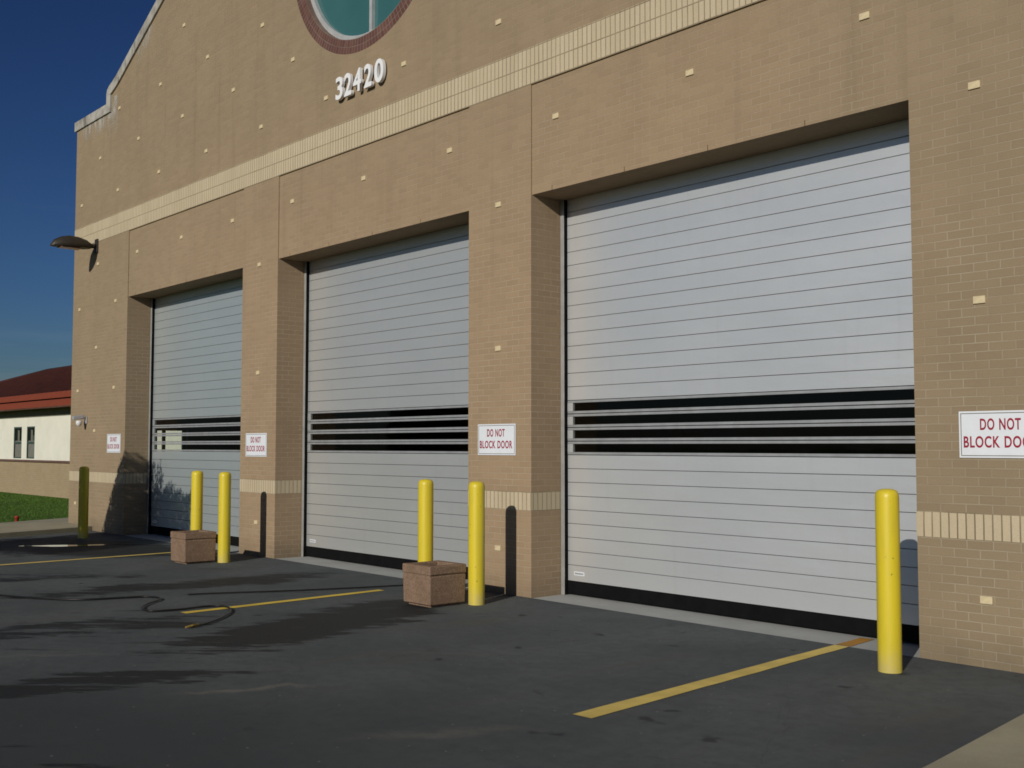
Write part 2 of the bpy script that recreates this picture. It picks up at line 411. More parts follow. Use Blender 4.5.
# painted lines : ends laid out on the ground, UV y runs 0 (worn end) to length
def line(p0, p1, w0, w1, mat, z=.004):
    d = Vector((p1[0]-p0[0], p1[1]-p0[1], 0)); L = d.length; d.normalize(); n = Vector((-d.y, d.x, 0))
    bm = bmesh.new(); N = 14; uvl = bm.loops.layers.uv.new('UVMap'); prev = None
    for i in range(N+1):
        t = i/N; c = Vector((p0[0], p0[1], z))+d*L*t; w = (w0+(w1-w0)*t)/2
        jit = .004
        a = bm.verts.new(c+n*(w+random.uniform(-jit, jit))); e = bm.verts.new(c-n*(w+random.uniform(-jit, jit)))
        if prev:
            f = bm.faces.new((prev[1], e, a, prev[0]))
            for l in f.loops: l[uvl].uv = (0, L*(t if l.vert in (a, e) else t-1/N))
        prev = (a, e)
    me = bpy.data.meshes.new('yellow_line'); bm.to_mesh(me); bm.free(); me.materials.append(M[mat])
    return struct(link('yellow_line', me))
line((4.05, -3.30), (3.80, -.02), .155, .13, 'faded_yellow')
line((-1.47, -3.3), (-1.60, -.85), .12, .11, 'fresh_yellow')
line((-7.25, -3.3), (-7.40, -.55), .12, .11, 'faded_yellow')
line((3.795, .012), (3.755, .46), .13, .12, 'orange_paint', .002)

b = MB()
pts = []
for k in range(40):
    a = 2*math.pi*k/40; rr = 1+.28*math.sin(3*a+.6)+.14*math.sin(7*a+1.3)+.06*math.sin(13*a)
    u, v = .78*rr*math.cos(a), .13*rr*math.sin(a)
    pts.append((-9.60+u*.48-v*.88, -1.42+u*.88+v*.48, .0035))
b.face(pts, 'puddle_water'); struct(b.build('puddle'))
# lawn blades between the walk and the neighbouring building
bm = bmesh.new()
for i in range(9000):
    y = random.uniform(-1.6, 4.4); x = random.uniform(-36, -14.7-.42*(y+1.05))
    h = random.uniform(.02, .042); a = random.uniform(0, 6.28); w = .012
    dx, dy = math.cos(a)*w, math.sin(a)*w; lx, ly = random.uniform(-.03, .03), random.uniform(-.03, .03)
    bm.faces.new([bm.verts.new((x-dx, y-dy, -.03)), bm.verts.new((x+dx, y+dy, -.03)), bm.verts.new((x+lx, y+ly, h-.03))])
me = bpy.data.meshes.new('grass'); bm.to_mesh(me); bm.free(); me.materials.append(M['lawn'])
g = link('grass', me); g['kind'] = 'stuff'; tag(g, 'mown green lawn in front of the red roofed building', 'grass')

# ------------------------------------------------------------------ fire station
st = empty('fire_station', ((XL+XR)/2, 0, 0))
tag(st, 'tan brick fire station with three grey roller doors and a round window', 'building')
INV = Matrix.Translation(-st.location)
def sbuild(mb, name, parent=None, **k):
    o = mb.build(name, parent or st, **k)
    if parent is None: o.matrix_parent_inverse = INV.copy()
    return o
VO = (0, HB)
b = MB()
# piers and lintel panels
edges = [XL] + sum(([x, x+W] for x in DOORX), []) + [XR]
for i in range(0, len(edges), 2):
    b.box(edges[i], edges[i+1], 0, .62, -.1, HU0, 'tan_brick')
LR = .018
for x in DOORX:
    b.box(x, x+W, LR, .62, H, HU0, 'tan_brick')
# gable wall with the round window opening
WC, WR_, WRING = (CXW, 8.87), 1.70, 1.90
SL = .51
def outer_path():
    L = [(XL-.06, 8.33), (-12.27, 8.33), (-12.27, 8.52), (-12.24, 8.60), (-12.16, 8.66), (-12.0, 8.71), (-11.8, 8.79), (CXW, 8.79+SL*(CXW+11.8))]
    return L + [(2*CXW-x, z) for x, z in reversed(L[:-1])]
OP = outer_path()
def offset_path(path, d):
    out = []
    for i, p in enumerate(path):
        p = Vector(p)
        n = []
        for a, c in ((i-1, i), (i, i+1)):
            if a < 0 or c >= len(path): continue
            e = (Vector(path[c])-Vector(path[a])).normalized(); n.append(Vector((e.y, -e.x)))
        m = sum(n, Vector((0, 0))).normalized(); k = 1/max(.5, m.dot(n[0]))
        q = p+m*d*k
        out.append((q.x, q.y))
    return out
IP = offset_path(OP, .19)
IP[0] = (XL-.06, OP[0][1]-.19); IP[-1] = (XR+.06, OP[-1][1]-.19)
mid = offset_path(OP, .1); mid[0] = (XL, OP[0][1]-.1); mid[-1] = (XR, OP[-1][1]-.1)
t = bmesh.new()
loop = [(XL, HU1), (XR, HU1)] + list(reversed(mid))
vs = [t.verts.new((x, 0, z)) for x, z in loop]
for i in range(len(vs)): t.edges.new((vs[i], vs[(i+1) % len(vs)]))
cs = [t.verts.new((WC[0]+WRING*math.cos(a), 0, WC[1]+WRING*math.sin(a))) for a in [2*math.pi*k/96 for k in range(96)]]
for i in range(96): t.edges.new((cs[i], cs[(i+1) % 96]))
bmesh.ops.triangle_fill(t, edges=t.edges, use_beauty=True)
r = bmesh.ops.extrude_face_region(t, geom=list(t.faces))
for v in [e for e in r['geom'] if isinstance(e, bmesh.types.BMVert)]: v.co.y += .34
b.add(t, 'tan_brick')
# side walls of the bay (left one with a window opening), rear wall
YB = 16.
sw = (1.66, 2.40, 1.40, 2.02)   # y0,y1,z0,z1
b.box(XL, XL+.3, .62, sw[0], -.1, 7.6, 'tan_brick')
b.box(XL, XL+.3, sw[1], YB, -.1, 7.6, 'tan_brick')
b.box(XL, XL+.3, sw[0], sw[1], -.1, sw[2], 'tan_brick')
b.box(XL, XL+.3, sw[0], sw[1], sw[3], 7.6, 'tan_brick')
b.box(XR-.3, XR, .62, YB, -.1, 7.6, 'tan_brick')
b.box(XL, XR, YB, YB+.3, -.1, 7.6, 'tan_brick')
sbuild(b, 'wall', uvoff=VO)
# flat roof of the bays and the dark inside lining
b = MB(); b.box(XL+.31, XR-.31, .66, YB-.02, 7.3, 7.5, 'roof_maroon'); sbuild(b, 'roof')
b = MB()
b.box(XL+.31, XR-.31, 1.2, YB-.05, 5.6, 5.7, 'interior_wall')
b.box(XL+.302, XR-.302, YB-.06, YB-.01, -.05, 5.59, 'interior_wall')
sbuild(b, 'ceiling')
b = MB(); b.box(XL+.31, XR-.31, .635, YB-.07, -.1, .006, 'interior_floor'); sbuild(b, 'floor')
# cream soldier bands
b = MB(); b.box(XL-.003, XR+.003, -.003, .34, HU0, HU1, 'cream_soldier_brick')
b.box(XL, XR, .345, .62, HU0, HU1, 'tan_brick')
# joint between the two soldier rows
b.box(XL-.001, XR+.001, -.0045, .0, (HU0+HU1)/2-.004, (HU0+HU1)/2+.004, 'joint_mortar')
sbuild(b, 'soldier_band', uvoff=(0, HU0+.0082))
for i in range(0, len(edges), 2):
    b = MB(); x0, x1 = edges[i], edges[i+1]
    b.box(x0-.003, x1+.003, -.003, YD-.002, HB, HB+.2032, 'cream_soldier_brick')
    sbuild(b, 'soldier_band', uvoff=VO)
# coping
b = MB()
for i in range(len(OP)-1):
    y0, y1 = -.035, .40
    o0, o1, i0, i1 = OP[i], OP[i+1], IP[i], IP[i+1]
    q = lambda p, y: (p[0], y, p[1])
    b.face([q(i0, y0), q(i1, y0), q(o1, y0), q(o0, y0)], 'limestone'); b.face([q(o0, y0), q(o1, y0), q(o1, y1), q(o0, y1)], 'limestone')
    b.face([q(i0, y1), q(o0, y1), q(o1, y1), q(i1, y1)], 'limestone'); b.face([q(i0, y0), q(i0, y1), q(i1, y1), q(i1, y0)], 'limestone')
for e in (0, -1):
    b.face([(IP[e][0], -.035, IP[e][1]), (OP[e][0], -.035, OP[e][1]), (OP[e][0], .4, OP[e][1]), (IP[e][0], .4, IP[e][1])], 'limestone')
cop = sbuild(b, 'coping')
# mineral run-off below the coping step
for x0, x1, z0, z1 in ((-13.7, -12.2, 7.75, 8.14), (-12.35, -11.7, 7.55, 8.42), (-11.0, -10.1, 8.6, 9.15), (5.4, 7.0, 7.7, 8.14)):
    bm = bmesh.new(); uvl = bm.loops.layers.uv.new('UVMap'); sl = SL if z1 > 8.5 else 0
    f = bm.faces.new([bm.verts.new(p) for p in ((x0, -.003, z0), (x1, -.003, z0+sl*(x1-x0)), (x1, -.003, z1+sl*(x1-x0)), (x0, -.003, z1))])
    for l, u in zip(f.loops, ((0, 0), (1, 0), (1, 1), (0, 1))): l[uvl].uv = u
    me = bpy.data.meshes.new('mineral_stain'); bm.to_mesh(me); bm.free(); me.materials.append(M['mineral_stain']); link('mineral_stain', me, cop)
# round window
rw = empty('round_window'); rw.parent = st; rw.matrix_parent_inverse = INV.copy()
def ring(r0, r1, y0, y1, mat, n=96, name='ring', parent=None, uvr=False):
    bm = bmesh.new(); uvl = bm.loops.layers.uv.new('UVMap')
    P4 = []
    for k in range(n):
        a = 2*math.pi*k/n; c, s = math.cos(a), math.sin(a)
        P4.append([bm.verts.new((WC[0]+c*r, y, WC[1]+s*r)) for r, y in ((r1, y0), (r0, y0), (r0, y1), (r1, y1))])
    for k in range(n):
        A, B = P4[k], P4[(k+1) % n]
        for i in range(4):
            j = (i+1) % 4
            f = bm.faces.new((A[i], A[j], B[j], B[i]))
            for l in f.loops:
                kk = k if l.vert in A else k+1
                L = A if l.vert in A else B; q = L.index(l.vert)
                l[uvl].uv = (kk/n*2*math.pi*(r0+r1)/2, (0 if q in (0, 3) else r1-r0)+(.5 if i in (1, 3) else 0))
    bmesh.ops.recalc_face_normals(bm, faces=bm.faces)
    me = bpy.data.meshes.new(name); bm.to_mesh(me); bm.free(); me.materials.append(M[mat]); return link(name, me, parent)
ring(WR_, WRING, .004, .30, 'red_brick', name='brick_ring', parent=rw)
ring(WR_-.075, WR_-.002, .09, .20, 'window_aluminium', name='frame', parent=rw)
bm = bmesh.new(); bmesh.ops.create_circle(bm, cap_ends=True, segments=96, radius=WR_-.07)
bmesh.ops.transform(bm, matrix=Matrix.Translation((WC[0], .15, WC[1])) @ Matrix.Rotation(math.pi/2, 4, 'X'), verts=bm.verts)
me = bpy.data.meshes.new('pane'); bm.to_mesh(me); bm.free(); me.materials.append(M['teal_glass']); link('pane', me, rw)
b = MB(); b.box(WC[0]-.03, WC[0]+.03, .10, .16, WC[1]-WR_+.06, WC[1]+WR_-.06, 'window_aluminium'); b.build('mullion', rw)
b = MB(); b.box(WC[0]-WR_+.06, WC[0]+WR_-.06, .103, .16, WC[1]-.03, WC[1]+.03, 'window_aluminium'); b.build('mullion', rw)
# projecting accent bricks, one mesh shared
b = MB(); b.box(-.046, .046, -.014, .03, -.0285, .0285, 'accent_cream', .003)
abm = b.build('accent_brick', st); abm.matrix_parent_inverse = INV.copy()
spots = []
for k in range(12):
    xa = -13.52+1.8535*k; xb = -12.59+1.8535*k
    for z, x in ((6.53, xa), (7.33, xb), (8.12, xa), (8.93, xb), (9.74, xa)):
        if z == 6.53 and abs(x-CXW) < .75: continue
        if math.hypot(x-WC[0], z-WC[1]) < 2.0: continue
        if x < XL+.3 or x > XR-.3: continue
        if z > 8.0 and z > 8.79+SL*(CXW+11.8)-SL*abs(x-CXW)-.55: continue
        spots.append((x, 0, z))
    if XL+.3 < xb < XR-.3 and k < 11: spots.append((xb+.0, LR if any(d < xb < d+W for d in DOORX) else 0, 5.22))
    for z, x in ((4.40, xa), (2.75, xa), (.50, xa), (3.57, xb), (1.94, xb)):
        if any(d-.15 < x < d+W+.15 for d in DOORX) or not (XL+.2 < x < XR-.2): continue
        if z == 1.94 and not -13 < x < -12.2: continue
        spots.append((x, 0, z))
for i, p in enumerate(spots):
    o = abm if i == 0 else abm.copy()
    if i: COL.objects.link(o)
    o.location = p
# weep slots above each opening
b = MB(); b.box(-.004, .004, -.0015, .01, 0, .05, 'rust_stain'); wp = b.build('weep_hole', st); wp.matrix_parent_inverse = INV.copy()
first = True
for d in DOORX:
    for k in range(4):
        o = wp if first else wp.copy()
        if not first: COL.objects.link(o)
        first = False
        o.location = (d+.32+k*1.06, LR, H+.0)

# roller doors
PITCH = .1520
def roller_door(d, fin):
    rd = empty('roller_door', (d, 0, 0)); rd.parent = st; rd.matrix_parent_inverse = INV.copy()
    x0, x1 = .058, W-.058
    ztop, zwin, nwin = H+.2, 2.154, 4
    b = MB()
    zs = []
    z = zwin
    while z < ztop: zs.append((z, min(z+PITCH, ztop))); z += PITCH
    zl = zwin-nwin*PITCH
    while zl > .32: zs.append((zl-PITCH, zl)); zl -= PITCH
    zs[-1] = (.155, zs[-1][1]); zl = zwin-nwin*PITCH
    for a, c in zs:
        b.box(x0, x1, YC, YC+.03, a+.0026, c-.0026, fin, .002)
    # window slats: rails and end blocks around open slots
    wx0, wx1 = .140, W-.140
    for k in range(nwin):
        a, c = zwin-(k+1)*PITCH, zwin-k*PITCH
        g0, g1 = a+.031, a+.122
        b.box(x0, x1, YC-.003, YC+.03, a+.0035, g0, 'rail_aluminium', .003)
        b.box(x0, x1, YC-.003, YC+.03, g1, c-.0035, 'rail_aluminium', .003)
        b.box(x0, wx0, YC-.002, YC+.03, g0+.0005, g1-.0005, fin)
        b.box(wx1, x1, YC-.002, YC+.03, g0+.0005, g1-.0005, fin)
    b.box(x0+.01, x1-.01, YC+.031, YC+.036, zwin, ztop, 'door_seam'); b.box(x0+.01, x1-.01, YC+.031, YC+.036, .155, zwin-nwin*PITCH, 'door_seam')
    cur = b.build('curtain', rd)
    for k in range(nwin):
        a = zwin-(k+1)*PITCH
        p = MB(); y = YC+.006; p.face([(wx0-.002, y, a+.030), (wx1+.002, y, a+.030), (wx1+.002, y, a+.123), (wx0-.002, y, a+.123)], 'smoked_glass'); p.build('window_strip', cur, recalc=False)
    b = MB(); b.box(x0+.002, x1-.002, YC-.006, YC+.035, .012, .153, 'black_rubber', .006); b.build('bottom_seal', rd)
    for s in (0, 1):
        b = MB()
        m = (lambda a: a) if s == 0 else (lambda a: W-a)
        def bx(a, c, y0, y1, mt, bev=0.):
            b.box(min(m(a), m(c)), max(m(a), m(c)), y0, y1, .0, H+.19, mt, bev)
        bx(.003, .056, YD, YD+.006, 'guide_aluminium', .001)
        bx(.003, .054, YD+.0075, .60, 'black_rubber')
        b.build('guide_rail', rd)
    b = MB(); b.box(.155, .31, YC-.003, YC, .222, .262, 'sign_white'); b.box(.165, .30, YC-.0045, YC-.003, .232, .252, 'locker_grey'); b.build('maker_plate', cur)
    return rd
for d, fin in zip(DOORX, ('far_door_dimmed', 'middle_door_dimmed', 'door_aluminium')): roller_door(d, fin)
# side window of the bay
b = MB()
y0, y1, z0, z1 = sw
b.box(XL+.10, XL+.16, y0, y0+.05, z0, z1, 'window_aluminium'); b.box(XL+.10, XL+.16, y1-.05, y1, z0, z1, 'window_aluminium')
b.box(XL+.10, XL+.16, y0+.05, y1-.05, z0, z0+.05, 'window_aluminium'); b.box(XL+.10, XL+.16, y0+.05, y1-.05, z1-.05, z1, 'window_aluminium')
b.box(XL+.10, XL+.16, 1.90, 1.96, z0+.05, z1-.05, 'window_aluminium')
sb = sbuild(b, 'side_window')
b = MB(); x = XL+.128; b.face([(x, y0+.04, z0+.04), (x, y1-.04, z0+.04), (x, y1-.04, z1-.04), (x, y0+.04, z1-.04)], 'clear_glass'); b.build('pane', sb, recalc=False)
# thresholds
for d in DOORX:
    b = MB(); b.box(d+.004, d+W-.004, .003, .63, -.1, -.002, 'threshold_concrete'); o = struct(b.build('threshold'))

# ------------------------------------------------------------------ signs
def sign(xc, zc, label):
    s = empty('warning_sign', (xc, 0, zc)); tag(s, label, 'sign', 'do not block door signs')
    w, h = .65, .352
    b = MB(); b.box(-w/2, w/2, -.009, -.004, -h/2, h/2, 'sign_white', .0015); b.build('sign_panel', s)
    b = MB(); q = .014; e = .006; y = (-.0102, -.0088)
    b.box(-w/2+q, w/2-q, *y, h/2-q-e, h/2-q, 'sign_line'); b.box(-w/2+q, w/2-q, *y, -h/2+q, -h/2+q+e, 'sign_line')
    b.box(-w/2+q, -w/2+q+e, *y, -h/2+q+e, h/2-q-e, 'sign_line'); b.box(w/2-q-e, w/2-q, *y, -h/2+q+e, h/2-q-e, 'sign_line')
    b.build('border', s)
    b = MB()
    for tx, ww, zz in (('DO NOT', .305, .076), ('BLOCK DOOR', .562, -.056)):
        t = text_bm(tx, ww, .088, .0014, .024); bmesh.ops.translate(t, vec=(-.008, -.0095, zz), verts=t.verts); b.add(t, 'sign_red')
    b.build('lettering', s, uv=False)
sign(-11.61, 1.69, 'white DO NOT BLOCK DOOR sign left of the farthest door, nearest the building corner')
sign(-6.13, 1.66, 'white DO NOT BLOCK DOOR sign on the pier between the farthest and middle doors')
sign(-.572, 1.717, 'white DO NOT BLOCK DOOR sign on the pier between the middle and nearest doors')
sign(5.16, 1.733, 'white DO NOT BLOCK DOOR sign at the right edge, right of the nearest door')

# house number
hn = empty('house_number', (-3.34, 0, 6.55)); tag(hn, 'white raised numerals 32420 on the brick under the round window', 'sign')
for ch, xc, ww in (('3', -3.815, .175), ('2', -3.60, .175), ('4', -3.375, .19), ('2', -3.12, .175), ('0', -2.865, .205)):
    t = text_bm(ch, ww, .315, .045, .022); b = MB(); b.add(t, 'digit_white')
    o = b.build('digit', hn, uv=False); o.location = (xc+3.34+.0, -.05, 0)
    for zz in (-.08, .08):
        b = MB(); b.box(-.008, .008, .02, .052, zz-.008, zz+.008, 'guide_aluminium'); b.build('standoff', o)

# ------------------------------------------------------------------ bollards
R = .0855
def bollard(x, y, top, label, tilt=(0, 0)):
    b = MB()
    prof = [(R, -.05), (R, top-.065), (R*.985, top-.045), (R*.90, top-.022), (R*.72, top-.007), (R*.4, top), (0, top+.002)]
    b.lathe(prof, 'yellow_paint_post')
    o = b.build('bollard'); o.location = (x, y, 0); o.rotation_euler = (tilt[0], tilt[1], random.uniform(0, 6)); tag(o, label, 'bollard', 'yellow bollards beside the doors')
    return o
def bollard_mat():
    t = NT('yellow_paint_post'); ob = t.obj()
    z = t.sep(ob)[2]; n = t.noise(ob, 9, 5, .7); sp = t.noise(ob, 26, 3, .6)
    n2 = t.noise(t.mapv(ob, (6, 6, .8)), 3, 4, .6)
    c = t.mix(t.ramp(n2.outputs[0], .35, .7), (.66, .52, .022), (.60, .475, .03))
    foot = t.math('MULTIPLY', t.ramp(z, .02, .22, .75, 0), t.ramp(n.outputs[0], .3, .62, .2, 1))
    c = t.mix(foot, c, (.50, .41, .15))
    c = t.mix(t.ramp(sp.outputs[0], .70, .73, 0, .7), c, (.09, .06, .03))
    t.pbr(c, .42, 0, .45, t.bump(n.outputs[0], .05, .01)); M['yellow_paint_post'] = t.m
bollard_mat()
BT = 1.275
bollard(-10.98, -.78, BT, 'dull yellow bollard by the building corner, farthest left, standing in shade')
bollard(-6.552, -.74, BT, 'yellow bollard rising behind the farther concrete planter')
bollard(-5.57, -.79, BT, 'yellow bollard just right of the farther concrete planter')
bollard(-.970, -.70, BT, 'yellow bollard rising behind the nearer concrete planter')
bollard(-.030, -.745, BT, 'yellow bollard just right of the nearer concrete planter, with scuff marks')
bollard(4.5905, -.65, BT+.055, 'largest yellow bollard, nearest the camera, right of the nearest door')

# ------------------------------------------------------------------ planters
def planter(x1, y0, s, h, label):
    p = empty('planter', (x1-s/2, y0+s/2, 0)); tag(p, label, 'planter', 'square aggregate planters')
    b = MB()
    t = bmesh.new(); bmesh.ops.create_cube(t, size=1)
    for v in t.verts:
        k = (s/2-.002) if v.co.z > 0 else (s/2-.008)
        v.co = Vector((math.copysign(k, v.co.x), math.copysign(k, v.co.y), .025 if v.co.z < 0 else h-.105))
    bmesh.ops.bevel(t, geom=list(t.edges), offset=.010, segments=2, affect='EDGES', profile=.5)
    b.add(t, 'exposed_aggregate')
    b.box(-s/2+.05, s/2-.05, -s/2+.05, s/2-.05, -.02, .03, 'exposed_aggregate')
    b.box(-s/2+.012, s/2-.012, -s/2+.012, s/2-.012, h-.112, h-.088, 'exposed_aggregate')
    b.build('box', p)
    b = MB(); w = .075; o = .002; zr = (h-.092, h)
    b.box(-s/2-o, s/2+o, -s/2-o, -s/2+w, *zr, 'exposed_aggregate', .010); b.box(-s/2-o, s/2+o, s/2-w, s/2+o, *zr, 'exposed_aggregate', .010)
    b.box(-s/2-o, -s/2+w, -s/2+w-.01, s/2-w+.01, zr[0]+.002, zr[1]-.002, 'exposed_aggregate', .010); b.box(s/2-w, s/2+o, -s/2+w-.01, s/2-w+.01, zr[0]+.002, zr[1]-.002, 'exposed_aggregate', .010)
    b.build('rim', p)
    bm = bmesh.new(); bmesh.ops.create_grid(bm, x_segments=14, y_segments=14, size=s/2-w+.01)
    for v in bm.verts: v.co.z = h-.05+.02*mnoise.noise(v.co*9)
    me = bpy.data.meshes.new('soil'); bm.to_mesh(me); bm.free(); me.materials.append(M['soil']); link('soil', me, p)
planter(-5.62, -1.355, .47, .435, 'farther brown concrete planter in front of the left pier')
planter(-.10, -1.30, .475, .42, 'nearer brown concrete planter between two bollards at the middle pier')

# ------------------------------------------------------------------ hose
ctrl = [(-.61, -3.57), (-.69, -3.40), (-.93, -3.14), (-1.22, -2.92), (-1.52, -2.83), (-1.66, -2.97), (-1.64, -3.26), (-1.73, -3.53), (-1.98, -3.5), (-2.2, -3.36), (-2.5, -3.08), (-2.75, -3.12), (-2.84, -3.32),
        (-3.0, -3.75), (-3.4, -4.05), (-3.97, -4.3), (-4.9, -4.75), (-6.2, -5.6)]
def spline(c, n=10):
    pts = []
    V = [Vector((x, y, .016)) for x, y in c]
    for i in range(len(V)-1):
        p0, p1, p2, p3 = V[max(i-1, 0)], V[i], V[i+1], V[min(i+2, len(V)-1)]
        for k in range(n):
            u = k/n
            pts.append(.5*((2*p1)+(-p0+p2)*u+(2*p0-5*p1+4*p2-p3)*u*u+(-p0+3*p1-3*p2+p3)*u**3))
    pts.append(V[-1]); return pts
b = MB(); b.tube(spline(ctrl), .010, 'hose_black', 8); ho = b.build('garden_hose'); tag(ho, 'black garden hose lying in loops on the damp asphalt', 'hose')
b = MB(); d = Vector((-.61+.69, -3.57+3.40, 0)).normalized(); p = Vector((-.61, -3.57, .02))
b.tube([p-d*.02, p+d*.04, p+d*.042, p+d*.07, p+d*.15], [.013, .013, .016, .013, .008], 'brass', 10); b.build('nozzle', ho)
b = MB(); b.tube(spline([(-1.70, -.42), (-1.9, -1.05), (-2.16, -1.71), (-2.5, -2.4), (-2.62, -2.72)]), .008, 'hose_black', 8)
o = b.build('electric_cable'); tag(o, 'thin black cable lying on the asphalt before the middle door', 'cable')

# ------------------------------------------------------------------ wall lamp
wl_ = empty('wall_lamp', (-12.66, 0, 5.60)); tag(wl_, 'dark bronze lamp sticking out from the wall high at the left corner', 'lamp')
b = MB(); b.box(-.07, .07, -.03, -.002, -.16, .12, 'lamp_bronze', .01); b.build('wall_plate', wl_)
b = MB(); b.tube([(0, -.02, -.03), (0, -.10, -.03), (0, -.17, -.04)], .045, 'lamp_bronze', 12); b.build('arm', wl_)
# tapered cobra style head
b = MB(); secs = []
HS = [(-.13, .07, -.085, .02), (-.22, .115, -.095, .075), (-.38, .15, -.10, .115), (-.55, .155, -.105, .125), (-.70, .13, -.11, .09), (-.83, .085, -.115, .02), (-.90, .03, -.115, -.085)]
for y, hw, zb, zt in HS:
    r_ = []
    for k in range(13):
        a = math.pi*k/12; r_.append(b.bm.verts.new((hw*math.cos(a), y, zb+(zt-zb)*math.sin(a)**.75)))
    secs.append(r_)
k_ = b.mi('lamp_bronze')
for A, B in zip(secs, secs[1:]):
    for i in range(12):
        f = b.bm.faces.new((A[i], A[i+1], B[i+1], B[i])); f.smooth = True; f.material_index = k_
    f = b.bm.faces.new((A[12], A[0], B[0], B[12])); f.material_index = k_
b.bm.faces.new(secs[0]); b.bm.faces.new(secs[-1])
b.build('lamp_head', wl_)
b = MB(); b.box(-.11, .11, -.74, -.34, -.130, -.108, 'lamp_lens', .008); b.build('lens', wl_)

# security camera
sc_ = empty('security_camera', (-13.02, 0, 2.14)); tag(sc_, 'small grey security camera on a wall bracket at the left corner', 'camera')
b = MB(); b.box(-.05, .05, -.025, -.002, -.06, .08, 'camera_grey', .006); b.tube([(0, -.02, .045), (0, -.08, .05), (0, -.13, .045)], .018, 'camera_grey', 10); b.build('bracket', sc_)
b = MB(); rt = Matrix.Translation((0, -.15, .03)) @ Matrix.Rotation(.16, 4, 'X')
b.box(-.04, .04, -.12, .09, .0, .075, 'camera_grey', .012, rt); b.build('housing', sc_)
b = MB(); b.lathe([(.0, -.115), (.03, -.107), (.05, -.08), (.058, -.05), (.058, .0), (.0, .0)], 'camera_white', 20, (0, -.15)); b.build('dome', sc_)

# little red stub in the lawn
b = MB(); b.lathe([(.04, -.03), (.04, .11), (.052, .115), (.052, .135), (.04, .148), (.02, .155), (0, .156)], 'marker_red', 16)
o = b.build('valve_marker'); o.location = (-15.75, -.42, 0); tag(o, 'small red stub standing in the lawn beside the walk', 'marker')

# ------------------------------------------------------------------ neighbouring building
nbY = 4.6
nb = empty('red_roofed_building', (-30, nbY, 0)); tag(nb, 'low cream building with red roof and two narrow windows beyond the lawn', 'building')
NI = Matrix.Translation(-nb.location)
def nbuild(mb, name, parent=None):
    o = mb.build(name, parent or nb)
    if parent is None: o.matrix_parent_inverse = NI.copy()
    return o
nx0, nx1 = -44.9, -15.2
b = MB()
wins = [(-32.36, -31.49), (-30.96, -30.14), (-38.6, -37.8), (-24.9, -24.05), (-23.5, -22.65)]
wz0, wz1 = 1.20, 2.31
ed = [nx0]
for a, c in sorted(wins): ed += [a, c]
ed.append(nx1)
for i in range(0, len(ed), 2): b.box(ed[i], ed[i+1], nbY, nbY+.2, 1.16, 2.9, 'stucco_cream')
for a, c in wins:
    b.box(a, c, nbY, nbY+.2, 1.16, wz0, 'stucco_cream'); b.box(a, c, nbY, nbY+.2, wz1, 2.9, 'stucco_cream')
b.box(nx0, nx0+.2, nbY+.21, 13, 1.16, 2.9, 'stucco_cream'); b.box(nx1-.2, nx1, nbY+.21, 13, 1.16, 2.9, 'stucco_cream'); b.box(nx0, nx1, 13.01, 13.2, -.1, 2.9, 'stucco_cream')
nbuild(b, 'wall')
b = MB(); b.box(nx0-.03, nx1+.03, nbY-.03, nbY+.2, -.1, 1.09, 'far_brick'); b.box(nx0-.03, nx0+.2, nbY+.21, 13, -.1, 1.09, 'far_brick'); b.box(nx1-.2, nx1+.03, nbY+.21, 13, -.1, 1.09, 'far_brick'); nbuild(b, 'brick_base')
b = MB(); b.box(nx0-.07, nx1+.07, nbY-.09, nbY+.2, 1.092, 1.158, 'ledge_brown', .008); nbuild(b, 'ledge')
b = MB(); b.box(nx0-.02, nx1+.02, nbY-.02, nbY-.002, 2.63, 2.885, 'frieze_green'); nbuild(b, 'frieze')
b = MB(); ex0, ex1, ey0, ey1 = nx0-.6, nx1+.6, 4.0, 13.8
b.box(ex0, ex1, ey0, ey1, 2.888, 3.10, 'fascia_red', .01); b.box(ex0+.04, ex1-.04, ey0+.05, ey1-.05, 3.102, 3.138, 'fascia_gap'); b.box(ex0-.03, ex1+.03, ey0-.03, ey1+.03, 3.14, 3.34, 'fascia_red', .01)
nbuild(b, 'fascia')
b = MB(); ry = 8.6; rz = 4.97; z0 = 3.35
e0, e1, e2, e3 = (ex0, ey0, z0), (ex1, ey0, z0), (ex1, ey1, z0), (ex0, ey1, z0)
r0, r1 = (-40.9, ry, rz), (ex1-4.6, ry, rz)
b.face([e0, e1, r1, r0], 'roof_maroon'); b.face([e1, e2, r1], 'roof_maroon'); b.face([e2, e3, r0, r1], 'roof_maroon'); b.face([e3, e0, r0], 'roof_maroon')
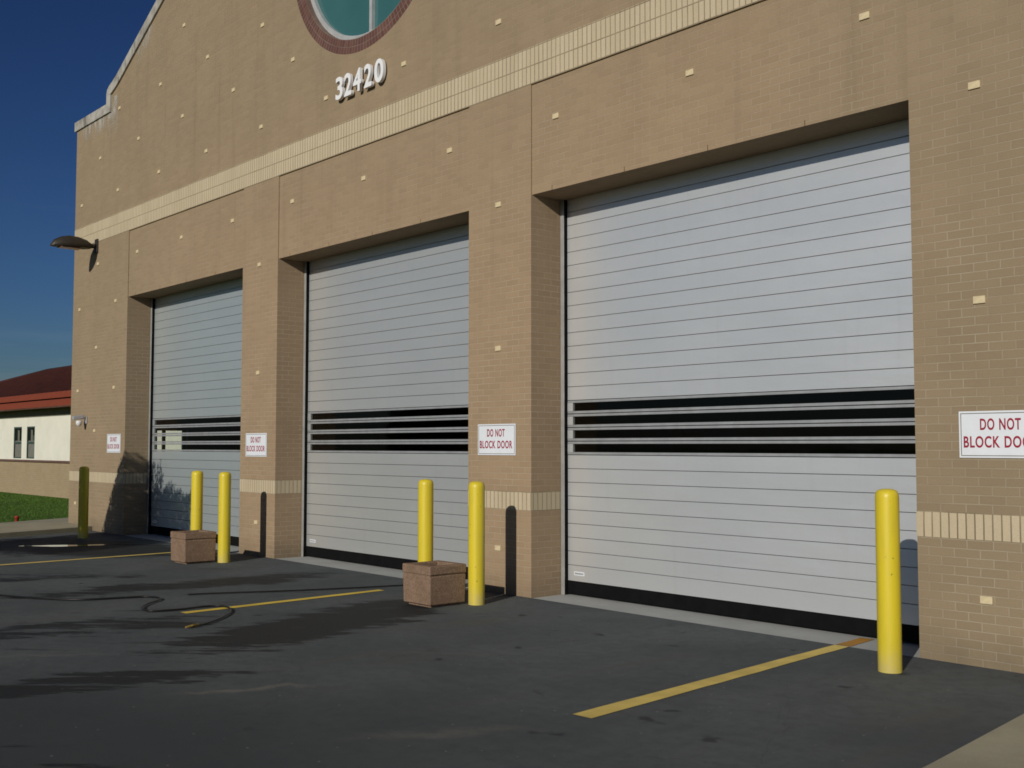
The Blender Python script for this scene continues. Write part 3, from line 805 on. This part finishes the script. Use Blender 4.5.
# ridge and hip caps, standing seams
for p, q in ((r0, r1), (e0, r0), (e1, r1)): b.tube([p, q], .07, 'roof_maroon', 8)
x = ex0+.6
while x < ex1-.3:
    f = min(1, (x-ex0)/(r0[0]-ex0), (ex1-x)/(ex1-r1[0]))
    b.tube([(x, ey0, z0+.01), (x, ey0+(ry-ey0)*f, z0+(rz-z0)*f+.01)], .02, 'roof_maroon', 5, False); x += .45
nbuild(b, 'roof')
for a, c in wins:
    b = MB(); fr = .045
    b.box(a, a+fr, nbY+.008, nbY+.03, wz0, wz1, 'far_frame'); b.box(c-fr, c, nbY+.008, nbY+.03, wz0, wz1, 'far_frame')
    b.box(a+fr, c-fr, nbY+.008, nbY+.03, wz1-fr, wz1, 'far_frame'); b.box(a+fr, c-fr, nbY+.008, nbY+.03, wz0, wz0+fr, 'far_frame'); b.box(a+fr, c-fr, nbY+.006, nbY+.03, (wz0+wz1)/2-.03, (wz0+wz1)/2+.03, 'far_frame')
    f = nbuild(b, 'window')
    b = MB(); y = nbY+.02; b.face([(a+fr, y, wz0+fr), (c-fr, y, wz0+fr), (c-fr, y, wz1-fr), (a+fr, y, wz1-fr)], 'smoked_glass'); b.build('pane', f, recalc=False)
    b = MB(); b.box(a+fr, c-fr, nbY+.045, nbY+.05, wz0+.0, wz0+.62, 'blind'); b.box(a-.1, c+.1, nbY+.6, nbY+.62, wz0-.1, wz1+.1, 'dim_room'); b.build('blind', f)

# ------------------------------------------------------------------ tree added outside the view to throw the shadow on the corner
tr = empty('shadow_caster_tree', (-9.1, -4.45, 0)); tag(tr, 'unseen leafy tree added to cast the shadow on the left corner', 'tree')
b = MB()
for k in range(5):
    a = k*1.257+.3; rr = .12
    p = [(rr*.3*math.cos(a), rr*.3*math.sin(a), -.02), (rr*math.cos(a), rr*.6*math.sin(a), .7), (rr*2.6*math.cos(a), rr*1.5*math.sin(a), 1.5), (rr*4.5*math.cos(a), rr*2*math.sin(a), 2.4)]
    b.tube(p, [.045, .036, .027, .012], 'bark', 8)
b.build('shadow_caster_trunk', tr)
bm = bmesh.new()
def crown_top(x):  # crown outline shaped to the shadow it has to throw
    n = .10*mnoise.noise(Vector((x*3.1, 4.2, 0)))+.05*mnoise.noise(Vector((x*9., 1.2, 0)))
    if x < -.30: return 1.98+(x+1.12)*1.64+n*.5
    if x < .12: return 3.34+n
    if x < .34: return 2.95-(x-.12)*.5+n
    if abs(x-.385) < .05: return 3.45-abs(x-.36)*6
    return 2.84+.09*math.sin((x-.45)*5.2)+n
cnt = 0
while cnt < 26000:
    x = random.uniform(-1.12, 1.7); z = random.uniform(.75, 3.6); y = random.uniform(-.42, .42)
    edge = min(1, (x+1.25)/.5, (1.85-x)/.5)
    if z > crown_top(x) or abs(y) > .42*math.sqrt(max(0, edge))*(1-.45*max(0, (z-2.4)/1.2)): continue
    if x < -.30 and z < 2.0 and x < -1.12+(2.0-z)*.0: continue
    if mnoise.noise(Vector((x*2.4, y*2.4, z*2.4))) < -.58: continue
    if z < 1.3 and random.random() > (z-.7)/.6: continue
    cnt += 1
    s_ = random.uniform(.03, .058); m = Matrix.Translation((x, y, z)) @ Matrix.Rotation(random.uniform(0, 6.28), 4, 'Z') @ Matrix.Rotation(random.uniform(-1.2, 1.2), 4, 'X')
    bm.faces.new([bm.verts.new(m @ Vector(p)) for p in ((-s_*.45, 0, 0), (0, -s_, 0), (s_*.45, 0, 0), (0, s_*1.1, .01))])
me = bpy.data.meshes.new('crown'); bm.to_mesh(me); bm.free(); me.materials.append(M['leaf']); link('crown', me, tr)
b = MB(); b.lathe([(.62, -.02), (.62, .06), (.55, .06), (.55, .03), (.0, .05)], 'added_bed_mulch', 28); b.build('added_unseen_bed', tr)  # bed added under the unseen tree

# ------------------------------------------------------------------ light
dirv = Vector((.405, -1., .415)).normalized()
el = math.asin(dirv.z); az = math.atan2(dirv.x, dirv.y)
w = bpy.data.worlds.new('World'); sc.world = w; w.use_nodes = True
nt = w.node_tree; nt.nodes.clear()
sky = nt.nodes.new('ShaderNodeTexSky'); sky.sky_type = 'NISHITA'; sky.sun_disc = False
sky.sun_elevation = el; sky.sun_rotation = az; sky.air_density = 1.0; sky.dust_density = .6; sky.ozone_density = 2.5
bg = nt.nodes.new('ShaderNodeBackground'); bg.inputs[1].default_value = .092
ow = nt.nodes.new('ShaderNodeOutputWorld')
def vm(op, a, b):
    n = nt.nodes.new('ShaderNodeVectorMath'); n.operation = op; nt.links.new(a, n.inputs[0])
    if isinstance(b, tuple): n.inputs[1].default_value = b
    else: nt.links.new(b, n.inputs[1])
    return n.outputs[0]
gm = nt.nodes.new('ShaderNodeGamma'); gm.inputs[1].default_value = 1.5
nt.links.new(vm('MULTIPLY', sky.outputs[0], (.075,)*3), gm.inputs[0])
deep = vm('MULTIPLY', gm.outputs[0], (4.4, 5.7, 8.2))
# thin high haze streaks low in the sky
tc = nt.nodes.new('ShaderNodeTexCoord'); mp = nt.nodes.new('ShaderNodeMapping'); mp.inputs['Scale'].default_value = (1.2, 1.2, 16); nt.links.new(tc.outputs['Generated'], mp.inputs[0])
cn = nt.nodes.new('ShaderNodeTexNoise'); cn.inputs['Scale'].default_value = 1.6; cn.inputs['Detail'].default_value = 6; cn.inputs['Roughness'].default_value = .6; nt.links.new(mp.outputs[0], cn.inputs['Vector'])
mr = nt.nodes.new('ShaderNodeMapRange'); mr.interpolation_type = 'SMOOTHSTEP'; nt.links.new(cn.outputs[0], mr.inputs[0])
for i, x in enumerate((.42, .64, 0, .12)): mr.inputs[i+1].default_value = x
sx = nt.nodes.new('ShaderNodeSeparateXYZ'); nt.links.new(tc.outputs['Generated'], sx.inputs[0])
ml = nt.nodes.new('ShaderNodeMapRange'); ml.interpolation_type = 'SMOOTHSTEP'; nt.links.new(sx.outputs[2], ml.inputs[0])
for i, x in enumerate((.13, .24, 1, 0)): ml.inputs[i+1].default_value = x
mm = nt.nodes.new('ShaderNodeMath'); mm.operation = 'MULTIPLY'; nt.links.new(mr.outputs[0], mm.inputs[0]); nt.links.new(ml.outputs[0], mm.inputs[1])
mx = nt.nodes.new('ShaderNodeMix'); mx.data_type = 'RGBA'; nt.links.new(mm.outputs[0], mx.inputs[0]); nt.links.new(deep, mx.inputs[6]); mx.inputs[7].default_value = (3.2, 3.5, 3.8, 1)
nt.links.new(mx.outputs[2], bg.inputs[0]); nt.links.new(bg.outputs[0], ow.inputs[0])
sd = bpy.data.lights.new('sun', 'SUN'); sd.energy = 3.2; sd.angle = math.radians(.53); sd.color = (1., .945, .85)
so = bpy.data.objects.new('sun', sd); COL.objects.link(so); so.rotation_euler = dirv.to_track_quat('Z', 'Y').to_euler(); so.location = (10, -20, 15)

# ------------------------------------------------------------------ camera (solved from the photograph)
F, CX, CY, CZ, YAW, PIT, ROL = 1096.52, 8.8365, -8.1141, 1.6457, -.84538, .056396, .00038
fw = Vector((math.sin(YAW)*math.cos(PIT), math.cos(YAW)*math.cos(PIT), math.sin(PIT)))
rt0 = Vector((math.cos(YAW), -math.sin(YAW), 0)); up0 = rt0.cross(fw)
rt_ = rt0*math.cos(ROL)+up0*math.sin(ROL); up_ = -rt0*math.sin(ROL)+up0*math.cos(ROL)
mat = Matrix((rt_, up_, -fw)).transposed().to_4x4(); mat.translation = (CX, CY, CZ)
cd = bpy.data.cameras.new('camera'); cd.sensor_fit = 'HORIZONTAL'; cd.sensor_width = 36; cd.lens = F/1024*36; cd.clip_end = 2000; cd.clip_start = .05
co = bpy.data.objects.new('camera', cd); COL.objects.link(co); co.matrix_world = mat; sc.camera = co

sc.view_settings.view_transform = 'Standard'; sc.view_settings.look = 'None'; sc.view_settings.exposure = 0; sc.view_settings.gamma = 1
sc.render.engine = 'CYCLES'; sc.cycles.use_denoising = True; sc.cycles.filter_width = 1.7
sc.cycles.max_bounces = 8; sc.cycles.transparent_max_bounces = 12; sc.cycles.caustics_reflective = False; sc.cycles.caustics_refractive = False
